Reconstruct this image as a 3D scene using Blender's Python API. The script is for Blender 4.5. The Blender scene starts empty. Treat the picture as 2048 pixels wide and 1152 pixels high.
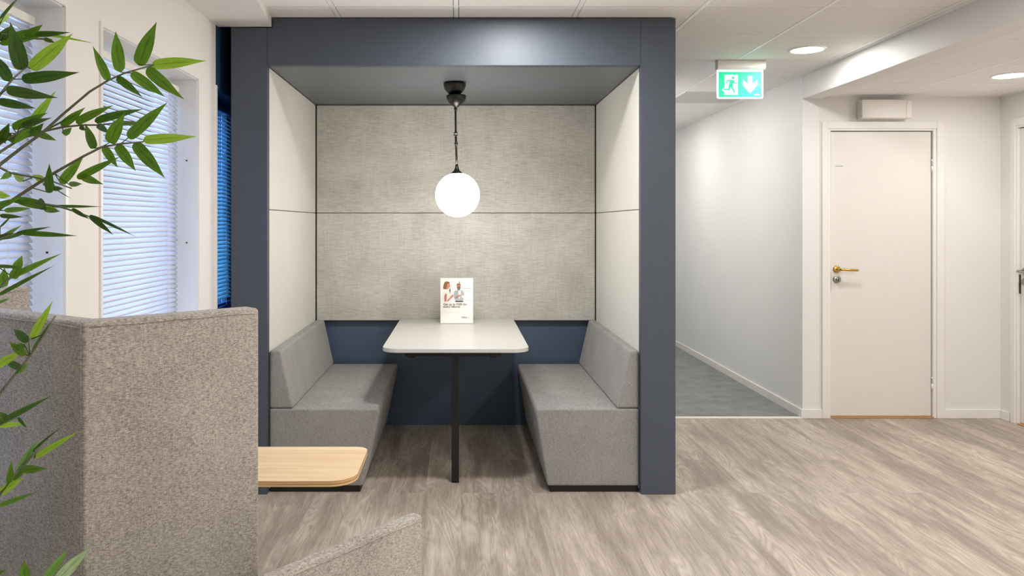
import bpy, bmesh, math, random
from mathutils import Vector, Matrix
random.seed(7)
S = bpy.context.scene
C = bpy.context.collection
PI = math.pi
# ------------------------------------------------------------------ camera
F, VX, VY, CH = 1540.0, 922.0, 447.0, 1.38        # focal px, principal point (2048x1152), eye height
cam_d = bpy.data.cameras.new('camera'); cam = bpy.data.objects.new('camera', cam_d); C.objects.link(cam)
cam_d.sensor_width = 36; cam_d.lens = F/2048*36
cam_d.shift_x = (1024-VX)/2048; cam_d.shift_y = (VY-576)/2048
cam_d.clip_start = .05
cam.location = (0, 0, CH); cam.rotation_euler = (PI/2, 0, 0)
S.camera = cam
# ------------------------------------------------------------------ world, view
w = bpy.data.worlds.new('dusk_sky'); S.world = w; w.use_nodes = True
bg = w.node_tree.nodes['Background']; bg.inputs[0].default_value = (.42, .62, 1.0, 1); bg.inputs[1].default_value = 5.6
S.view_settings.view_transform = 'Standard'; S.view_settings.look = 'None'
S.view_settings.gamma = 1; S.view_settings.use_curve_mapping = False
S.view_settings.exposure = 0.98
DOWN_W = 7.6        # watts of one ceiling downlight
GLOBE = 14.6
WARM = (1.0, .99, .975)

# ------------------------------------------------------------------ helpers
def P(px, py, d):
    return Vector(((px-VX)/F*d, d, CH-(py-VY)/F*d))
def rgb(r, g, b):
    f = lambda c: (c/255/12.92) if c/255 <= .04045 else ((c/255+.055)/1.055)**2.4
    return (f(r), f(g), f(b), 1)
class NT:
    def __init__(s, name):
        s.m = bpy.data.materials.new(name); s.m.use_nodes = True
        s.t = s.m.node_tree; s.n = s.t.nodes; s.b = s.n['Principled BSDF']; s.out = s.n['Material Output']
    def add(s, ty, **kw):
        n = s.n.new(ty)
        for k, v in kw.items(): setattr(n, k, v)
        return n
    def lk(s, a, b): s.t.links.new(a, b)
    def coord(s, scale=(1,1,1), rot=(0,0,0), kind='Object'):
        tc = s.add('ShaderNodeTexCoord'); mp = s.add('ShaderNodeMapping')
        mp.inputs['Scale'].default_value = scale; mp.inputs['Rotation'].default_value = rot
        s.lk(tc.outputs[kind], mp.inputs['Vector']); return mp.outputs[0]
    def noise(s, vec, scale=1, detail=3, rough=.5, dist=0):
        n = s.add('ShaderNodeTexNoise'); n.inputs['Scale'].default_value = scale
        n.inputs['Detail'].default_value = detail; n.inputs['Roughness'].default_value = rough
        n.inputs['Distortion'].default_value = dist
        s.lk(vec, n.inputs['Vector']); return n.outputs['Fac']
    def ramp(s, fac, stops):
        r = s.add('ShaderNodeValToRGB'); e = r.color_ramp.elements
        while len(e) < len(stops): e.new(.5)
        for i, (p, c) in enumerate(stops):
            e[i].position = p; e[i].color = c
        s.lk(fac, r.inputs[0]); return r.outputs[0]
    def math(s, op, a, b=None, c=None):
        n = s.add('ShaderNodeMath', operation=op)
        for i, v in enumerate((a, b, c)):
            if v is None: continue
            if isinstance(v, (int, float)): n.inputs[i].default_value = v
            else: s.lk(v, n.inputs[i])
        return n.outputs[0]
    def mix(s, fac, a, b, ty='MIX'):
        n = s.add('ShaderNodeMixRGB', blend_type=ty)
        for i, v in enumerate((fac, a, b)):
            if isinstance(v, (int, float)): n.inputs[i].default_value = v
            elif isinstance(v, tuple): n.inputs[i].default_value = v
            else: s.lk(v, n.inputs[i])
        return n.outputs[0]
    def bump(s, h, strength=.3, dist=.002):
        n = s.add('ShaderNodeBump'); n.inputs['Strength'].default_value = strength
        n.inputs['Distance'].default_value = dist
        s.lk(h, n.inputs['Height']); s.lk(n.outputs[0], s.b.inputs['Normal'])
def plain(name, col, rough=.5, metal=0, spec=.5, var=.03, nscale=8, bump=0):
    k = NT(name)
    nz = k.noise(k.coord(), nscale, 4)
    lo = tuple(c*(1-var) for c in col[:3])+(1,); hi = tuple(min(1, c*(1+var)) for c in col[:3])+(1,)
    k.lk(k.ramp(nz, [(.3, lo), (.7, hi)]), k.b.inputs['Base Color'])
    k.b.inputs['Roughness'].default_value = rough; k.b.inputs['Metallic'].default_value = metal
    k.b.inputs['Specular IOR Level'].default_value = spec
    if bump: k.bump(k.noise(k.coord(), 180, 3), bump, .0006)
    return k.m
def emis(name, col, st):
    k = NT(name); k.b.inputs['Base Color'].default_value = col
    k.b.inputs['Emission Color'].default_value = col; k.b.inputs['Emission Strength'].default_value = st
    return k.m
def fabric(name, dark, light, sx, sz, fine, contrast=(.35, .65), bump=.4, cross=.35, blotch=.25):
    """heathered weave: horizontal slubs, vertical slubs, fine grain and broad unevenness"""
    k = NT(name)
    a = k.noise(k.coord((sx, sx, sz)), 1, 3, .6)
    b = k.noise(k.coord((sz, sz, sx*.6)), 1, 3, .6)
    f = k.noise(k.coord((fine, fine, fine)), 1, 2, .6)
    g = k.noise(k.coord(), 5, 3)
    v = k.math('ADD', k.math('MULTIPLY', a, 1-cross), k.math('MULTIPLY', b, cross))
    v = k.math('ADD', k.math('MULTIPLY', v, .62), k.math('MULTIPLY', f, .38))
    v = k.math('ADD', v, k.math('MULTIPLY', k.math('SUBTRACT', g, .5), blotch))
    k.lk(k.ramp(v, [(contrast[0], dark), (contrast[1], light)]), k.b.inputs['Base Color'])
    k.b.inputs['Roughness'].default_value = .95; k.b.inputs['Specular IOR Level'].default_value = .15
    k.b.inputs['Sheen Weight'].default_value = .15
    k.bump(v, bump, .0015)
    return k.m

# ------------------------------------------------------------------ materials
M = {}
M['wall'] = plain('warm_white_paint', rgb(235, 232, 228), .6, var=.012, nscale=3, bump=.08)
M['wall_cool'] = plain('white_paint', rgb(236, 236, 234), .5, var=.012, nscale=3, bump=.08)
M['navy_wall'] = plain('navy_paint', rgb(38, 66, 100), .5, var=.05)
M['trim'] = plain('white_gloss_trim', rgb(240, 237, 232), .35, var=.01)
M['door'] = plain('door_lacquer', rgb(232, 228, 221), .38, var=.008)
M['tile'] = plain('ceiling_tile', rgb(243, 240, 237), .9, var=.02, nscale=40, bump=.3)
M['tbar'] = plain('ceiling_grid', rgb(252, 251, 248), .4, var=.01)
M['shadow_gap'] = plain('dark_gap', rgb(40, 38, 36), .8)
M['booth'] = plain('slate_blue_laminate', rgb(70, 78, 89), .52, var=.035, nscale=14)
M['booth_lamplit'] = plain('slate_laminate_lamplit', rgb(96, 100, 106), .42, var=.03, nscale=9)  # dark blue laminate; lamp glow put into a lighter, greyer colour
M['booth_blue'] = plain('slate_blue_panel', rgb(72, 89, 110), .45, var=.04, nscale=6)
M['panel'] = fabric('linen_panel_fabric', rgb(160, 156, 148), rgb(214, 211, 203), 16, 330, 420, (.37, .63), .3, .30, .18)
M['panel_side_lit'] = fabric('linen_panel_fabric_lamplit', rgb(194, 192, 184), rgb(216, 213, 205), 22, 330, 420, (.3, .7), .2, .4, .12)  # same linen as the back panel, its lamplight put into a lighter colour
M['bench'] = fabric('bench_fabric', rgb(112, 110, 107), rgb(172, 169, 164), 90, 420, 700, (.36, .64), .3, .35, .12)
M['sofa'] = fabric('sofa_fabric', rgb(96, 87, 79), rgb(208, 200, 191), 140, 600, 1300, (.37, .63), .35, .30, .12)
M['black'] = plain('black_powder_coat', rgb(9, 9, 11), .4, var=.05)
M['black_plinth'] = plain('black_plinth', rgb(12, 12, 12), .6)
M['lampblack'] = plain('black_lamp_metal', rgb(11, 11, 12), .34, var=.05)
M['white_table'] = plain('white_laminate', rgb(200, 198, 193), .32, var=.008)
M['brass'] = plain('brass', rgb(205, 168, 92), .25, metal=1, var=.1, nscale=60)
M['steel'] = plain('brushed_steel', rgb(165, 162, 156), .28, metal=1, var=.08, nscale=60)
M['plastic'] = plain('white_plastic', rgb(232, 228, 220), .35, var=.01)
M['threshold'] = plain('oak_threshold', rgb(190, 140, 90), .5, var=.1)
M['strip'] = plain('pale_metal_strip', rgb(235, 232, 224), .3, var=.01)
M['globe'] = emis('opal_glass_lit', (1, .965, .91, 1), GLOBE)
M['lampface'] = emis('downlight_diffuser_lit', (1, .93, .84, 1), 9)
M['soil'] = plain('soil', rgb(60, 45, 35), .9, var=.3, nscale=80, bump=.8)
M['pot'] = plain('anthracite_pot', rgb(70, 70, 72), .5)

def mat_floor():
    k = NT('oak_vinyl_planks')
    # planks run away from the camera (along y): brick texture with its x axis along y
    tc = k.add('ShaderNodeTexCoord'); sp = k.add('ShaderNodeSeparateXYZ'); k.lk(tc.outputs['Object'], sp.inputs[0])
    cb = k.add('ShaderNodeCombineXYZ'); k.lk(sp.outputs[1], cb.inputs[0]); k.lk(sp.outputs[0], cb.inputs[1])
    br = k.add('ShaderNodeTexBrick'); k.lk(cb.outputs[0], br.inputs['Vector'])
    br.offset = .37; br.offset_frequency = 2
    br.inputs['Scale'].default_value = 1; br.inputs['Brick Width'].default_value = 1.5; br.inputs['Row Height'].default_value = .185
    br.inputs['Mortar Size'].default_value = .0009; br.inputs['Mortar Smooth'].default_value = .3
    br.inputs['Color1'].default_value = (0,0,0,1); br.inputs['Color2'].default_value = (1,1,1,1); br.inputs['Mortar'].default_value = (.5,.5,.5,1)
    rnd = br.outputs['Color']; mort = br.outputs['Fac']
    off = k.math('MULTIPLY', rnd, 37.0)
    def vec(sx, sy):
        c = k.add('ShaderNodeCombineXYZ')
        k.lk(k.math('MULTIPLY', sp.outputs[0], sx), c.inputs[0]); k.lk(k.math('MULTIPLY', sp.outputs[1], sy), c.inputs[1]); k.lk(off, c.inputs[2]); return c.outputs[0]
    big = k.noise(vec(5.5, .95), 1, 2, .45, .6)
    rings = k.math('ADD', k.math('MULTIPLY', k.math('SINE', k.math('MULTIPLY', big, 120)), .5), .5)
    fine = k.noise(vec(330, 11), 1, 4, .65)
    mid = k.noise(vec(38, 2.2), 1, 4, .6, .4)
    blot = k.noise(vec(7, 1.0), 1.3, 3, .55)
    v = k.math('ADD', k.math('MULTIPLY', k.math('MULTIPLY', rings, k.math('SMOOTH_MIN', k.math('MAXIMUM', k.math('MULTIPLY', k.math('SUBTRACT', blot, .42), 6), 0), 1, .2)), .085), k.math('MULTIPLY', fine, .32))
    v = k.math('ADD', v, k.math('MULTIPLY', mid, .22)); v = k.math('ADD', v, k.math('MULTIPLY', blot, .27))
    v = k.math('ADD', v, k.math('MULTIPLY', rnd, .05))
    col = k.ramp(v, [(.36, rgb(144, 131, 118)), (.50, rgb(183, 170, 156)), (.64, rgb(209, 198, 184))])
    col = k.mix(k.math('MULTIPLY', mort, .35), col, rgb(120, 105, 90))
    k.lk(col, k.b.inputs['Base Color']); k.b.inputs['Roughness'].default_value = .5
    k.b.inputs['Specular IOR Level'].default_value = .4
    k.bump(fine, .12, .0008); return k.m
M['floor'] = mat_floor()
def mat_carpet():
    k = NT('grey_carpet_tiles')
    a = k.noise(k.coord((300, 300, 300)), 1, 3, .7); b = k.noise(k.coord((7, 7, 7)), 1, 5, .7)
    v = k.math('ADD', k.math('MULTIPLY', a, .65), k.math('MULTIPLY', b, .35))
    k.lk(k.ramp(v, [(.35, rgb(104, 106, 104)), (.65, rgb(158, 159, 156))]), k.b.inputs['Base Color'])
    k.b.inputs['Roughness'].default_value = 1; k.bump(a, .6, .004); return k.m
M['carpet'] = mat_carpet()
def mat_ply(name, edge):
    k = NT(name)
    if edge:
        z = k.noise(k.coord((2, 2, 330)), 1, 1)
        k.lk(k.ramp(z, [(.4, rgb(186, 138, 84)), (.6, rgb(238, 205, 158))]), k.b.inputs['Base Color'])
    else:
        a = k.noise(k.coord((1.2, 26, 4)), 1, 4, .55, .3); b = k.noise(k.coord((5, 190, 4)), 1, 3)
        v = k.math('ADD', k.math('MULTIPLY', a, .72), k.math('MULTIPLY', b, .28))
        k.lk(k.ramp(v, [(.33, rgb(218, 178, 128)), (.62, rgb(238, 210, 168))]), k.b.inputs['Base Color'])
    k.b.inputs['Roughness'].default_value = .38; return k.m
M['ply'] = mat_ply('birch_veneer', False); M['ply_edge'] = mat_ply('plywood_edge', True)
def mat_leaf(name, dark, light, tr=.35):
    k = NT(name)
    # veins run along the leaf (uv.x), pale between darker lines
    tc = k.add('ShaderNodeTexCoord'); mp = k.add('ShaderNodeMapping'); mp.inputs['Scale'].default_value = (3, 16, 1)
    k.lk(tc.outputs['UV'], mp.inputs[0])
    a = k.noise(mp.outputs[0], 1, 3); b = k.noise(k.coord(), 9, 2)
    v = k.math('ADD', k.math('MULTIPLY', a, .6), k.math('MULTIPLY', b, .4))
    sp = k.add('ShaderNodeSeparateXYZ'); k.lk(tc.outputs['UV'], sp.inputs[0])
    rib = k.math('LESS_THAN', k.math('ABSOLUTE', k.math('SUBTRACT', sp.outputs[1], .5)), .024)
    rib = k.math('MULTIPLY', rib, k.math('LESS_THAN', sp.outputs[0], .68))
    c = k.ramp(v, [(.35, dark), (.65, light)])
    c = k.mix(k.math('MULTIPLY', rib, .7), c, tuple(x*.35 for x in dark[:3])+(1,))
    k.lk(c, k.b.inputs['Base Color']); k.b.inputs['Roughness'].default_value = .45
    t = k.add('ShaderNodeBsdfTranslucent'); k.lk(c, t.inputs[0])
    mx = k.add('ShaderNodeMixShader'); mx.inputs[0].default_value = tr
    k.lk(k.b.outputs[0], mx.inputs[1]); k.lk(t.outputs[0], mx.inputs[2]); k.lk(mx.outputs[0], k.out.inputs[0])
    return k.m
M['leaf'] = mat_leaf('bamboo_leaf', rgb(60, 104, 16), rgb(108, 152, 34))
M['leaf_dark'] = mat_leaf('bamboo_leaf_deep', rgb(42, 76, 18), rgb(78, 118, 30))
M['leaf_bright'] = mat_leaf('bamboo_leaf_young', rgb(126, 172, 34), rgb(168, 204, 66), .4)
M['leaf_pale'] = mat_leaf('bamboo_leaf_pale_streaked', rgb(120, 160, 90), rgb(205, 225, 180), .4)
M['stem'] = plain('bamboo_twig', rgb(92, 94, 72), .6, var=.25, nscale=60)
M['culm'] = plain('bamboo_cane', rgb(120, 130, 70), .5, var=.2, nscale=20)
def mat_slat(name, col, tr):
    k = NT(name); k.b.inputs['Base Color'].default_value = col; k.b.inputs['Roughness'].default_value = .4
    nz = k.noise(k.coord((3, 3, 60)), 1, 2)
    c = k.ramp(nz, [(.3, tuple(x*.97 for x in col[:3])+(1,)), (.7, col)]); k.lk(c, k.b.inputs['Base Color'])
    t = k.add('ShaderNodeBsdfTranslucent'); k.lk(c, t.inputs[0])
    mx = k.add('ShaderNodeMixShader'); mx.inputs[0].default_value = tr
    k.lk(k.b.outputs[0], mx.inputs[1]); k.lk(t.outputs[0], mx.inputs[2]); k.lk(mx.outputs[0], k.out.inputs[0])
    return k.m
M['slat'] = mat_slat('white_blind_slat', rgb(226, 228, 236), .24)
M['slat_daylit'] = mat_slat('daylit_blind_slat', rgb(158, 212, 228), .3)  # blue daylight on this blind put into its slat colour
M['navy_frame'] = plain('blue_window_frame', rgb(40, 88, 140), .4, var=.05)
def mat_glass():
    k = NT('window_glass'); k.n.remove(k.b)
    tr = k.add('ShaderNodeBsdfTransparent'); gl = k.add('ShaderNodeBsdfGlossy'); gl.inputs['Roughness'].default_value = .03
    fr = k.add('ShaderNodeFresnel'); fr.inputs[0].default_value = 1.45
    mx = k.add('ShaderNodeMixShader'); k.lk(fr.outputs[0], mx.inputs[0]); k.lk(tr.outputs[0], mx.inputs[1]); k.lk(gl.outputs[0], mx.inputs[2])
    k.lk(mx.outputs[0], k.out.inputs[0]); return k.m
M['glass'] = mat_glass()
def mat_perf():
    k = NT('perforated_metal_tile')
    v = k.add('ShaderNodeTexVoronoi', feature='F1'); v.inputs['Scale'].default_value = 1; v.inputs['Randomness'].default_value = 0
    k.lk(k.coord((45, 45, 45)), v.inputs['Vector'])
    hole = k.math('LESS_THAN', v.outputs['Distance'], .3)
    k.lk(k.mix(hole, rgb(222, 217, 210), rgb(120, 114, 108)), k.b.inputs['Base Color']); k.b.inputs['Roughness'].default_value = .5
    return k.m
M['perf'] = mat_perf()

# ------------------------------------------------------------------ geometry helpers
def box(bm, x0, x1, y0, y1, z0, z1, bev=0, seg=2, mi=0):
    t = bmesh.new()
    bmesh.ops.create_cube(t, size=1)
    for v in t.verts:
        v.co = Vector(((x0+x1)/2+v.co.x*(x1-x0), (y0+y1)/2+v.co.y*(y1-y0), (z0+z1)/2+v.co.z*(z1-z0)))
    if bev: bmesh.ops.bevel(t, geom=t.edges[:], offset=bev, segments=seg, profile=.5, affect='EDGES')
    for f in t.faces: f.material_index = mi
    merge(bm, t)
def merge(bm, t):
    me = bpy.data.meshes.new('tmp'); t.to_mesh(me); t.free(); bm.from_mesh(me); bpy.data.meshes.remove(me)
def prism(bm, pts, a, b, axis='z', bev=0, seg=2, mi=0, smooth_only=None):
    """extrude a 2D outline along an axis. axis z: pts are (x,y); axis y: pts are (x,z)"""
    t = bmesh.new()
    mk = (lambda p, s: (p[0], p[1], s)) if axis == 'z' else ((lambda p, s: (p[0], s, p[1])) if axis == 'y' else (lambda p, s: (s, p[0], p[1])))
    lo = [t.verts.new(mk(p, a)) for p in pts]; hi = [t.verts.new(mk(p, b)) for p in pts]
    t.faces.new(lo); t.faces.new(hi[::-1])
    n = len(pts)
    for i in range(n): t.faces.new((lo[i], hi[i], hi[(i+1) % n], lo[(i+1) % n]))
    bmesh.ops.recalc_face_normals(t, faces=t.faces[:])
    if bev: bmesh.ops.bevel(t, geom=t.edges[:], offset=bev, segments=seg, profile=.5, affect='EDGES')
    for f in t.faces: f.material_index = mi
    merge(bm, t)
def lathe(bm, prof, cx, cy, n=32, mi=0, axis='z', cz=0):
    """prof: (r, h) pairs; revolved about z at (cx,cy); axis 'y' revolves about y with h along y"""
    rings = []
    for r, h in prof:
        ring = []
        for i in range(n):
            a = 2*PI*i/n
            if axis == 'z': co = (cx+r*math.cos(a), cy+r*math.sin(a), h)
            elif axis == 'y': co = (cx+r*math.cos(a), cy+h, cz+r*math.sin(a))
            else: co = (cx+h, cy+r*math.cos(a), cz+r*math.sin(a))
            ring.append(bm.verts.new(co))
        rings.append(ring)
    fs = []
    for k in range(len(rings)-1):
        for i in range(n):
            fs.append(bm.faces.new((rings[k][i], rings[k][(i+1) % n], rings[k+1][(i+1) % n], rings[k+1][i])))
    for ring in (rings[0], rings[-1]):
        try: fs.append(bm.faces.new(ring))
        except ValueError: pass
    for f in fs: f.material_index = mi; f.smooth = True
    bmesh.ops.recalc_face_normals(bm, faces=fs)
def tube(bm, pts, r0, r1=None, n=8, mi=0):
    r1 = r0 if r1 is None else r1
    rings = []; m = len(pts)
    for i, p in enumerate(pts):
        p = Vector(p)
        d = (Vector(pts[min(i+1, m-1)])-Vector(pts[max(i-1, 0)])).normalized()
        u = d.cross(Vector((0, 0, 1)) if abs(d.z) < .9 else Vector((1, 0, 0))).normalized(); v = d.cross(u)
        r = r0+(r1-r0)*i/max(1, m-1)
        rings.append([bm.verts.new(p+(u*math.cos(2*PI*k/n)+v*math.sin(2*PI*k/n))*r) for k in range(n)])
    fs = []
    for k in range(m-1):
        for i in range(n): fs.append(bm.faces.new((rings[k][i], rings[k][(i+1) % n], rings[k+1][(i+1) % n], rings[k+1][i])))
    fs.append(bm.faces.new(rings[0][::-1])); fs.append(bm.faces.new(rings[-1]))
    for f in fs: f.smooth = True; f.material_index = mi
def obj(name, bm, mats, parent=None, smooth=False):
    me = bpy.data.meshes.new(name)
    if parent is not None:
        off = parent['_b'] if '_b' in parent else None
        if off is not None: bmesh.ops.translate(bm, verts=bm.verts[:], vec=-Vector(off))
    bm.to_mesh(me); bm.free()
    o = bpy.data.objects.new(name, me); C.objects.link(o)
    for m in (mats if isinstance(mats, (list, tuple)) else [mats]): me.materials.append(m)
    if smooth:
        for p in me.polygons: p.use_smooth = True
    if parent is not None:
        o.parent = parent
        if '_b' in parent: o['_b'] = list(parent['_b'])
    return o
def thing(name, label, cat, loc, group=None):
    o = bpy.data.objects.new(name, None); C.objects.link(o); o.empty_display_size = .05
    o.location = loc; o['_b'] = list(loc); o['label'] = label; o['category'] = cat
    if group: o['group'] = group
    return o
def tag(o, label, cat, group=None):
    o['label'] = label; o['category'] = cat
    if group: o['group'] = group
    return o
def struct(name, bm, m, parent=None, smooth=False):
    o = obj(name, bm, m, parent, smooth)
    if parent is None: o['kind'] = 'structure'
    return o
def N(): return bmesh.new()
def B(*a, **k):
    bm = N(); box(bm, *a, **k); return bm
def bar(bm, a, b, t, z0, z1, bev=0, seg=3):
    """upright slab whose visible face runs from a to b in plan; thickness t grows to its left"""
    a = Vector(a); b = Vector(b); d = (b-a).normalized(); n = Vector((-d.y, d.x))*t
    prism(bm, [tuple(a), tuple(b), tuple(b+n), tuple(a+n)], z0, z1, 'z', bev, seg)

# ------------------------------------------------------------------ key positions
XW = -1.2346            # window wall face
YB0, YB1 = 3.92, 5.24   # booth front, booth back panel face
ZC = 2.432              # main ceiling
YD = 5.463              # wall with the door
XC = 2.423              # corridor right wall / beam
XR = 3.828              # right wall
ZR = 2.283              # lower ceiling at the right
BACK = -2.4

# ------------------------------------------------------------------ structure
struct('floor', B(-2.2, XR+.3, BACK-.2, YD, -.1, 0), M['floor'])
struct('floor_corridor', B(1.1, XC+.2, YD+.022, 12.2, -.1, .004), M['carpet'])
struct('trim_1', B(1.0, XC-.012, YD-.014, YD+.022, -.02, .006, bev=.002), M['strip'])
# window wall with three openings
WINS = [(1.43, 2.395), (2.644, 3.61), (3.885, 4.47)]
WZ0, WZ1 = .86, 2.056
def wall_seg(bm, y0, y1):
    # solid pieces between y0..y1 around the openings
    cuts = [w_ for w_ in WINS if w_[0] < y1 and w_[1] > y0]
    y = y0
    for a, b in cuts:
        if a > y: box(bm, XW-.3, XW, y, a, 0, ZC+.1)
        a2, b2 = max(a, y0), min(b, y1)
        box(bm, XW-.3, XW, a2, b2, 0, WZ0); box(bm, XW-.3, XW, a2, b2, WZ1, ZC+.1)
        y = b2
    if y < y1: box(bm, XW-.3, XW, y, y1, 0, ZC+.1)
bm = N(); wall_seg(bm, BACK-.2, 3.875); struct('wall_left', bm, M['wall'])
bm = N(); wall_seg(bm, 3.875, 5.6); struct('wall_left_navy', bm, M['navy_wall'])
# soffit running along the window wall, slightly splayed
bm = N(); prism(bm, [(XW-.01, BACK), (-.76, BACK), (-.913, 3.445), (-.963, 3.915), (XW-.01, 3.915)], 2.38, ZC+.05); struct('ceiling_soffit', bm, M['wall'])
# back-of-booth wall, corridor, right side
struct('wall_back', B(XW, 1.28, 5.42, 5.6, 0, ZC+.1), M['navy_wall'])
struct('wall_corridor_left', B(1.12, 1.28, 5.6, 12.2, 0, ZC+.1), M['wall_cool'])
struct('wall_corridor_end', B(1.0, XC+.2, 12.0, 12.2, 0, ZC+.1), M['wall_cool'])
bm = N(); box(bm, XC, XC+.12, YD+.16, 12.1, 0, ZC+.1); box(bm, XC, XC+.12, YD+.0005, YD+.16, 0, ZC+.1)
struct('wall_corridor_right', bm, M['wall_cool'])
DX0, DX1, DZ = 2.6216, 3.345, 2.036
bm = N()
box(bm, XC+.12, DX0-.02, YD, YD+.16, 0, ZC+.1); box(bm, DX1+.024, XR+.2, YD, YD+.16, 0, ZC+.1); box(bm, DX0-.02, DX1+.024, YD, YD+.16, DZ+.018, ZC+.1)
box(bm, DX0-.02, DX1+.024, YD+.1, YD+.16, 0, DZ+.018)
struct('wall_far', bm, M['wall'])
D2Y0, D2Y1 = 4.56, 5.285
bm = N()
box(bm, XR, XR+.16, BACK-.2, D2Y0-.02, 0, ZC+.1); box(bm, XR, XR+.16, D2Y1+.02, YD-.0005, 0, ZC+.1)
box(bm, XR, XR+.16, D2Y0-.02, D2Y1+.02, DZ+.018, ZC+.1); box(bm, XR+.1, XR+.16, D2Y0-.02, D2Y1+.02, 0, DZ+.018)
struct('wall_right', bm, M['wall'])
struct('wall_behind', B(XW-.3, XR+.2, BACK-.2, BACK, 0, ZC+.1), M['wall'])
bm = N(); box(bm, XC, XC+.135, BACK, YD, 2.263, ZC+.05, bev=.003); struct('ceiling_beam', bm, M['wall'])

# ceilings: slab of tiles with T-bars and a shadow joint at each bar
def ceiling(name, x0, x1, y0, y1, z, gx, gy, skip=None):
    bm = N()
    box(bm, x0, x1, y0, y1, z+.006, z+.1, mi=0)
    e = .0012
    xs = [gx+.6*i for i in range(-12, 14) if x0 < gx+.6*i < x1]; ys = [gy+.6*i for i in range(-12, 18) if y0 < gy+.6*i < y1]
    cx = [x0]+xs+[x1]; cy = [y0]+ys+[y1]
    for i in range(len(cx)-1):
        for j in range(len(cy)-1):
            if cx[i+1]-cx[i] < .04 or cy[j+1]-cy[j] < .04: continue
            if skip and abs(cx[i]-skip[0]) < .02 and abs(cy[j]-skip[1]) < .02: continue
            box(bm, cx[i]+.0145, cx[i+1]-.0145, cy[j]+.0068, cy[j+1]-.0085, z-.001, z+.007, mi=0)
    for x in xs: box(bm, x-.0115, x+.0115, y0, y1, z-.0015, z+.0062, mi=1)
    for y in ys: box(bm, x0, x1, y-.0052, y+.0035, z-.0005, z+.0062, mi=1)
    # dark joint beside the bars
    for x in xs: box(bm, x-.0150, x+.0150, y0, y1, z+.0052, z+.0066, mi=2)
    for y in ys: box(bm, x0, x1, y-.009, y+.009, z+.0050, z+.0064, mi=2)
    return struct(name, bm, [M['tile'], M['tbar'], M['shadow_gap']])
ceiling('ceiling', XW-.2, XC, BACK, 12.1, ZC, -.024, 3.73, skip=(1.776, 6.13))
ceiling('ceiling_right', XC+.135, XR, BACK, YD, ZR, 3.05, 3.75)
bm = N(); box(bm, XC-.02, XC, BACK, 12.0, ZC-.004, ZC+.004); struct('trim_2', bm, M['tbar'])
bm = N(); box(bm, XC+.135, XR, YD-.018, YD, ZR-.004, ZR+.003); box(bm, XR-.018, XR, BACK, YD-.018, ZR-.004, ZR+.003); struct('trim_3', bm, M['tbar'])

# skirtings
def skirt(name, bm): struct(name, bm, M['trim'])
SH = .062
bm = N(); box(bm, XC-.012, XC, YD-.012, 12.0, 0, SH, bev=.002); skirt('baseboard_corridor', bm)
bm = N(); box(bm, XC, DX0-.064, YD-.012, YD, 0, SH, bev=.002); skirt('baseboard_far_left', bm)
bm = N(); box(bm, DX1+.078, XR-.012, YD-.012, YD, 0, SH, bev=.002); skirt('baseboard_far_right', bm)
bm = N(); box(bm, XR-.012, XR, D2Y1+.078, YD, 0, SH, bev=.002); skirt('baseboard_right', bm)
bm = N(); box(bm, XR-.012, XR, BACK, D2Y0-.078, 0, SH, bev=.002); skirt('baseboard_right_near', bm)

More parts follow.
